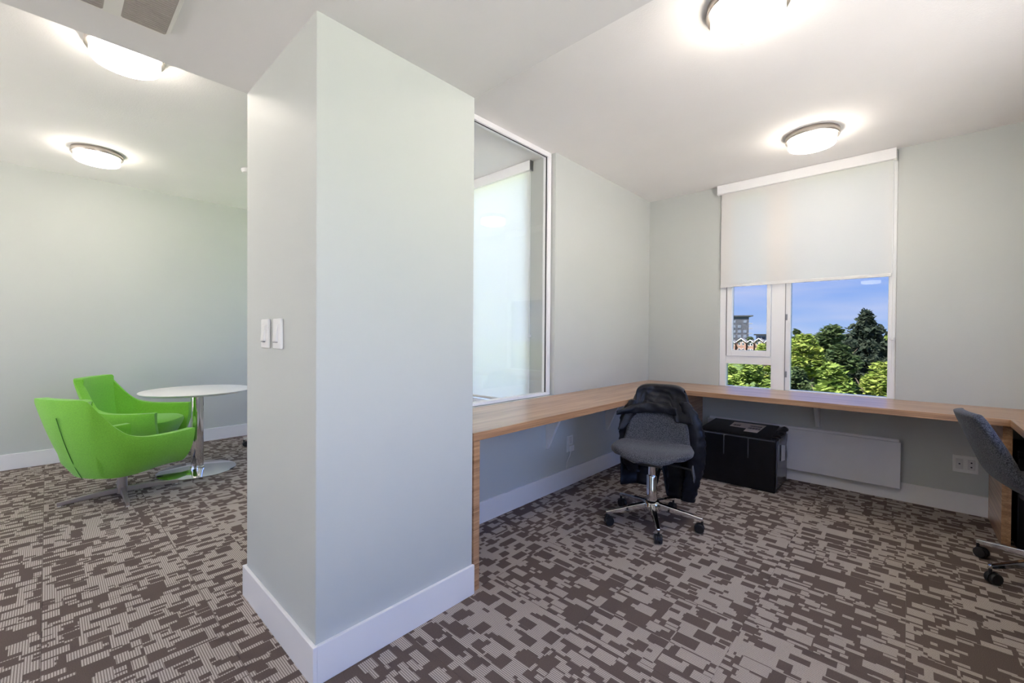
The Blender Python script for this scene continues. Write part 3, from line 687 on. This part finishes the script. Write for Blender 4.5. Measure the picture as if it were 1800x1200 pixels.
# turned-out collar along the front hem, its tip sticking out past the chair's right edge
def CP(i, jj):
    u = i / 24; v = jj / 5
    y = -.262 + .385 * u; zc = .676 + .028 * math.sin(u * PI) + .012 * u - (.012 * (1 - u))
    w = .016 + .022 * math.sin(min(1, u * 1.25) * PI * .8)
    x = backx(.70) + .062 + .045 * (abs(y) / .19) ** 2.2 + .009 * math.sin(v * PI) + .006 * wr(u * 3, v, 2)
    return (x, y, zc + w * (v - .5) * 2)
MB().grid(CP, 24, 5).build('collar', M_jacket, j, smooth=True, solid=.006, subsurf=1)

# ------------------------------------------------------------------ black carton
r = tag(empty('cardboard_box', (-1.02, 3.99, 0)), 'large black carton wrapped in clear film on the carpet before the heater', 'box')
bx0, bx1, by0, by1, bz = -1.310, -.733, 3.780, 4.195, .410
sub(MB().box(bx0, bx1, by0, by1, .001, bz), r).build('carton', M_box, r, bevel=.004)
# lid flaps: a big one rising to the rear and a crumpled one at the end
fl_ = MB(); fl_.add([(bx0 + .002, by0 + .004, bz + .001), (bx1 - .03, by0 + .004, bz + .001), (bx1 - .05, by1 - .01, bz + .040), (bx0 + .02, by1 - .01, bz + .040),
                     (bx0 + .002, by0 + .004, bz + .005), (bx1 - .03, by0 + .004, bz + .005), (bx1 - .05, by1 - .01, bz + .044), (bx0 + .02, by1 - .01, bz + .044)],
                    [(0, 3, 2, 1), (4, 5, 6, 7), (0, 1, 5, 4), (1, 2, 6, 5), (2, 3, 7, 6), (3, 0, 4, 7)])
lid = sub(fl_, r).build('lid_flap', M_box, r)
def onlid(x, t): return (x, by0 + .004 + t * (by1 - by0 - .014), bz + .0055 + t * .039)
def lidpoly(pts, name, m, par, up=0):
    b = MB(); v = [Vector(onlid(x, t)) + Vector((0, 0, up)) for x, t in pts]; n = len(v)
    b.add([tuple(p) for p in v] + [(p.x, p.y, p.z + .0006) for p in v], [tuple(range(n))[::-1], tuple(range(n, 2 * n))] + [(k, (k + 1) % n, n + (k + 1) % n, n + k) for k in range(n)])
    return sub(b, r).build(name, m, par)
lab = lidpoly([(-1.118, .52), (-.985, .50), (-.985, .28), (-.885, .28), (-.868, .88), (-1.118, .88)], 'shipping_label', M_label, lid)
for x0, x1, t0, t1, nb in ((-1.10, -1.045, .58, .70, 9), (-.975, -.885, .66, .74, 16), (-.975, -.885, .48, .60, 12)):
    for k in range(nb):
        xa = x0 + (x1 - x0) * k / nb; xb = xa + (x1 - x0) / nb * (.35 + .4 * ((k * 7) % 3) / 2)
        lidpoly([(xa, t0), (xb, t0), (xb, t1), (xa, t1)], 'print_bar', M_ink, lab, .0008)
cf = MB().grid(lambda i, q: (bx1 - .035 + .055 * i / 6 + .006 * math.sin(q * 1.7), by0 + .05 + (by1 - by0 - .06) * q / 10 , bz + .006 + .016 * math.sin(i / 6 * PI) * (.4 + .6 * abs(math.sin(q * 1.1))) + .024 * q / 10), 6, 10)
sub(cf, r).build('end_flap', M_box, r, smooth=True, solid=.003)
for x in (-1.105, -.925): sub(MB().box(x, x + .008, by0 - .0015, by0 - .0004, .24, bz - .006), r).build('strap', M_film, r)
sub(MB().box(bx0, bx1, by0 - .0016, by0 - .0004, bz - .014, bz - .004), r).build('tape_edge', M_film, r)
film = sub(MB().grid(lambda i, q: (bx1 + .003 + .005 * abs(math.sin(i * 1.3 + q * .9)), by0 + .01 + (by1 - by0 - .02) * i / 8, .03 + (bz - .04) * q / 8), 8, 8), r).build('plastic_film', M_film, r, smooth=True, solid=.0012)
pl = MB().prism([(by0 + .16, .22), (by0 + .30, .20), (by0 + .30, .32), (by0 + .16, .35)], 0, bx1 + .0105, bx1 + .0113); sub(pl, r).build('side_label', M_labelw, r)

# made-up black box filling the dark area under the right desk
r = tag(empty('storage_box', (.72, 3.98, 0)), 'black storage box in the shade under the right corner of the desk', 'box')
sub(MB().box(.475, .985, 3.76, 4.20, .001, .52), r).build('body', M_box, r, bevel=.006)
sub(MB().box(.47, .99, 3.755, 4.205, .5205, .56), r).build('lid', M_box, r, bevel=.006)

# ------------------------------------------------------------------ the world outside the window
GZ = -9.0
M_grass = mat('lawn', (.10, .16, .04), .95, var=.3, vscale=.2)
g = MB().box(-500, 500, -500, 800, GZ - .5, GZ).build('ground', M_grass); struct(g, 'green ground below the window with trees', 'ground')
M_bounce = mat('pale_paving', (.66, .63, .58), .9, var=.06, vscale=.6)
struct(MB().box(3.0, 90, -90, 6.5, GZ - .4, GZ + 5.5).box(-70, 3.0, -90, -5.5, GZ - .4, GZ + 5.5).build('ground_terrace', M_bounce), 'pale paved roof terrace below the side windows', 'ground')  # terrace added to bounce sunlight up onto the ceilings
LM = {'lime': leaf_mat('leaf_lime', (.18, .27, .05), (.42, .47, .13)), 'green': leaf_mat('leaf_green', (.09, .17, .035), (.36, .46, .12)), 'shade': leaf_mat('leaf_deep', (.05, .085, .04), (.14, .19, .08)),  # the shade entry is a leaf colour deep green by itself
      'conifer': leaf_mat('needle_dark', (.030, .045, .035), (.085, .105, .075)), 'far': leaf_mat('leaf_far', (.09, .13, .08), (.20, .26, .13))}
M_bark = mat('bark', (.11, .085, .065), .9, var=.3, vscale=6, bump=.5, bscale=20)
def spot(px, d): v = ray(px, 600); v.z = 0; v = v.normalized() * d; return v.x, v.y
def leaves(b, pts, size, rng, flat=.0, droop=0):
    vs = []; fs = []
    for (x, y, z) in pts:
        a = rng.uniform(0, 2 * PI); e = rng.uniform(-1, 1); s = size * rng.uniform(.6, 1.3)
        d1 = Vector((math.cos(a), math.sin(a), rng.uniform(-.6, .3) - droop)).normalized()
        d2 = d1.cross(Vector((rng.uniform(-1, 1), rng.uniform(-1, 1), 1))).normalized()
        o = len(vs); p = Vector((x, y, z))
        vs += [p - d1 * s, p + d2 * s * .45, p + d1 * s, p - d2 * s * .45]; fs.append((o, o + 1, o + 2, o + 3))
    b.add(vs, fs)
def tree(px, topy, d, hw_px, kind, label, nleaf=4200, size=.16, crown=.75, seed=1, group='trees outside the window'):
    rng = random.Random(seed); x, y = spot(px, d); top = CAM_H + ray(px, topy).z / ray(px, topy).to_2d().length * d
    R0 = hw_px / FPX * d / 1.25; Ht = top - GZ
    t = tag(empty('tree', (x, y, GZ)), label, 'tree', group)
    trunk = MB(); ch = Ht * crown
    trunk.tube([(0, 0, -.02), (.05, .03, Ht * .3), (-.05, .02, Ht * .6), (0, 0, Ht * .9)], [Ht * .022, Ht * .018, Ht * .012, .03], 8)
    for k in range(7):
        a = k * 2.4 + rng.random(); z0 = Ht * (.22 + .08 * k); trunk.tube([(0, 0, z0), (R0 * .4 * math.cos(a), R0 * .4 * math.sin(a), z0 + Ht * .10), (R0 * .75 * math.cos(a), R0 * .75 * math.sin(a), z0 + Ht * .20)], [Ht * .010, Ht * .006, .02], 6)
    trunk.build('trunk', M_bark, t, smooth=True)
    pts = []; zc = Ht - ch / 2
    if kind == 'conifer':
        tiers = 26
        for _ in range(nleaf):
            q = rng.random() ** .62; k = int(q * tiers); f = (k + .5) / tiers
            rr = R0 * min(1, .10 + 2.6 * q) * (.80 + .20 * math.sin(k * 2.1 + 1)); a = rng.uniform(0, 2 * PI); br = int(a / (2 * PI) * 9)
            lob = .62 + .38 * abs(math.cos((a * 9 / 2) + k)); s = rng.uniform(.25, 1) ** .7
            pts.append((rr * s * lob * math.cos(a), rr * s * lob * math.sin(a), Ht - ch * q - .22 * rr * s + rng.gauss(0, ch * .012)))
    else:
        bl = []
        for k in range(26):
            a = rng.uniform(0, 2 * PI); w = rng.uniform(-.85, 1); h = math.sqrt(max(0, 1 - w * w)); s = rng.uniform(.45, .82)
            bl.append((R0 * h * s * math.cos(a), R0 * h * s * math.sin(a), zc + ch / 2 * w * .80, R0 * rng.uniform(.26, .42)))
        bl.append((0, 0, Ht - R0 * .35, R0 * .34))
        for _ in range(nleaf):
            cx, cy, cz, rr = rng.choice(bl); a = rng.uniform(0, 2 * PI); w = rng.uniform(-1, 1); h = math.sqrt(1 - w * w); s = rr * rng.uniform(.72, 1.05)
            pts.append((cx + s * h * math.cos(a), cy + s * h * math.sin(a), min(Ht, cz + s * w)))
    b = MB(); leaves(b, pts, size, rng, droop=.5 if kind == 'conifer' else 0)
    o = b.build('foliage', LM[kind], t, fix=False); o['kind'] = 'stuff'
    return t
tree(1318, 632, 20, 62, 'green', 'leafy green tree with bare forked trunks below the casement', 5200, .15, .62, 1)
tree(1283, 640, 27, 40, 'green', 'leafy green tree behind the forked trunks', 3600, .17, .75, 11)
tree(1462, 637, 20, 52, 'green', 'bright green leafy tree in front of the dark evergreens', 6500, .16, .7, 2)
tree(1398, 643, 25, 46, 'shade', 'deep green shaded tree at the foot of the lime green one', 5200, .17, .7, 3)
tree(1552, 634, 27, 52, 'lime', 'yellow green tree at the foot of the tall conifer', 6000, .16, .7, 4)
tree(1412, 586, 36, 48, 'lime', 'tall yellow green tree left of the evergreens', 6000, .26, .75, 5)
tree(1464, 570, 47, 46, 'shade', 'dense dark evergreen beside the tall pointed conifer', 7500, .28, .85, 6)
tree(1522, 546, 55, 60, 'conifer', 'tall dark pointed conifer rising above the other trees', 11000, .34, .85, 7)
tree(1568, 588, 70, 34, 'lime', 'pale yellow green tree behind the tall conifer', 3500, .36, .7, 8)
tree(1400, 578, 105, 16, 'shade', 'small round topped dark tree on the far skyline', 2200, .5, .7, 9)
tree(1341, 604, 70, 22, 'lime', 'yellow green tree in front of the brick houses', 3600, .32, .7, 10)
for k, (px, ty, d, hw) in enumerate(((1386, 590, 150, 20), (1425, 589, 170, 24), (1445, 586, 140, 20), (1490, 588, 160, 26), (1530, 590, 150, 24), (1565, 588, 170, 24), (1318, 592, 285, 10), (1345, 592, 300, 11), (1372, 593, 205, 12))):
    tree(px, ty, d, hw, 'far', 'distant green tree in the hazy treeline on the skyline', 1800, .9, .8, 20 + k, 'distant treeline')

# brick houses with white gable edges
M_brick = mat('brick_wall', (.33, .20, .16), .9, var=.15, vscale=8); M_roof = mat('grey_roof', (.20, .20, .22), .8, var=.1); M_roofw = mat('white_fascia', (.85, .85, .86), .6)
M_wglass = mat('dark_window_glass', (.05, .06, .08), .15, var=.2); M_red = mat('red_roof_tiles', (.55, .08, .05), .8, var=.2, vscale=3)
def house(px, topy, d, w, label, roofm, wallm, fascia=True, depth=9):
    x, y = spot(px, d); top = CAM_H + ray(px, topy).z / ray(px, topy).to_2d().length * d
    ang = math.atan2(y, x) - PI / 2
    t = tag(empty('house', (x, y, GZ), 0), label, 'house', 'houses beyond the trees'); Ht = top - GZ; ev = Ht - w * .42
    MB().prism([(-w / 2, 0), (w / 2, 0), (w / 2, ev), (0, Ht - .25), (-w / 2, ev)], 1, 0, depth).build('walls', wallm, t)
    o_ = .12
    for sg in (-1, 1):
        rf = MB().prism([(0, Ht), (sg * (w / 2 + o_), ev - o_ * .84), (sg * (w / 2 + o_), ev - o_ * .84 - .22), (0, Ht - .22)], 1, -.5, depth + .3).build('roof', roofm, t)
        if fascia: MB().prism([(0, Ht + .10), (sg * (w / 2 + o_), ev - o_ * .84 + .10), (sg * (w / 2 + o_), ev - o_ * .84 - .30), (0, Ht - .34)], 1, -.75, -.5).build('fascia', M_roofw, rf)
    for xx, zz in ((-w * .2, ev - 1.2), (w * .2, ev - 1.2), (0, ev + w * .08), (-w * .2, ev - 4.2), (w * .2, ev - 4.2)):
        wi = MB().box(xx - .55, xx + .55, -.06, -.0, zz - .7, zz + .7).build('window', M_roofw, t); MB().box(xx - .42, xx + .42, -.09, -.061, zz - .57, zz + .57).build('pane', M_wglass, wi)
for px, ty, w, lab in ((1286, 597, 3.4, 'brick gabled house nearest the grey tower'), (1303, 594, 4.4, 'widest brick gabled house below the grey tower'), (1319, 597, 3.0, 'narrow brick gabled house in the middle of the row'), (1334, 594, 3.8, 'brick gabled house beside the flat roofed building'), (1350, 597, 3.5, 'brick gabled house at the end of the row')):
    house(px, ty, 255, w, lab, M_roof, M_brick, depth=5)
house(1553, 630, 84, 9, 'low house with a red roof under the tall conifer', M_red, M_brick, False)

x, y = spot(1290, 295); top = CAM_H + ray(1295, 556).z / ray(1295, 556).to_2d().length * 295
t = tag(empty('apartment_tower', (x, y, GZ), math.atan2(y, x) - PI / 2 + .12), 'grey apartment tower with stacked balconies on the skyline', 'building')
M_tow = mat('tower_cladding', (.10, .105, .13), .7, var=.1, vscale=.5); M_slabw = mat('tower_slab', (.42, .42, .45), .7); M_tg = mat('tower_glass', (.22, .25, .32), .2, var=.2)
TH_ = top - GZ; TW = 8.0
MB().box(-TW, TW, 0, 14, 0, TH_).build('walls', M_tow, t); MB().box(-TW - .4, TW + 2.2, -.8, 14.4, TH_, TH_ + .7).build('roof', M_tow, t)
nf = int(TH_ / 3.0)
for k in range(nf):
    z = k * 3.0 + .9
    if z < 4: continue
    for q in range(5):
        xx = -TW + 1.0 + q * 3.0
        if (k + q) % 5 == 4: continue
        MB().box(xx, xx + 1.8, -.12, 0, z, z + 1.7).build('window', M_tg, t)
    MB().box(TW - .2, TW + 1.9, -.5, 5, z - .5, z - .1).build('balcony', M_slabw, t)
x, y = spot(1341, 262); zt = CAM_H + ray(1341, 587).z / ray(1341, 587).to_2d().length * 262
t = tag(empty('flat_roofed_building', (x, y, GZ), math.atan2(y, x) - PI / 2), 'flat roofed pale building with an overhanging dark roof edge', 'building')
MB().box(-3.2, 3.4, 0, 10, 0, zt - GZ - .6).build('walls', M_tg, t); MB().box(-4.2, 4.8, -1.2, 11, zt - GZ - .6, zt - GZ).build('roof', mat('dark_roof_edge', (.03, .03, .03), .7), t)
for k in range(3): MB().box(-2.4 + k * 2, -1.0 + k * 2, -.1, 0, zt - GZ - 3.2, zt - GZ - 1.4).build('window', M_wglass, t)
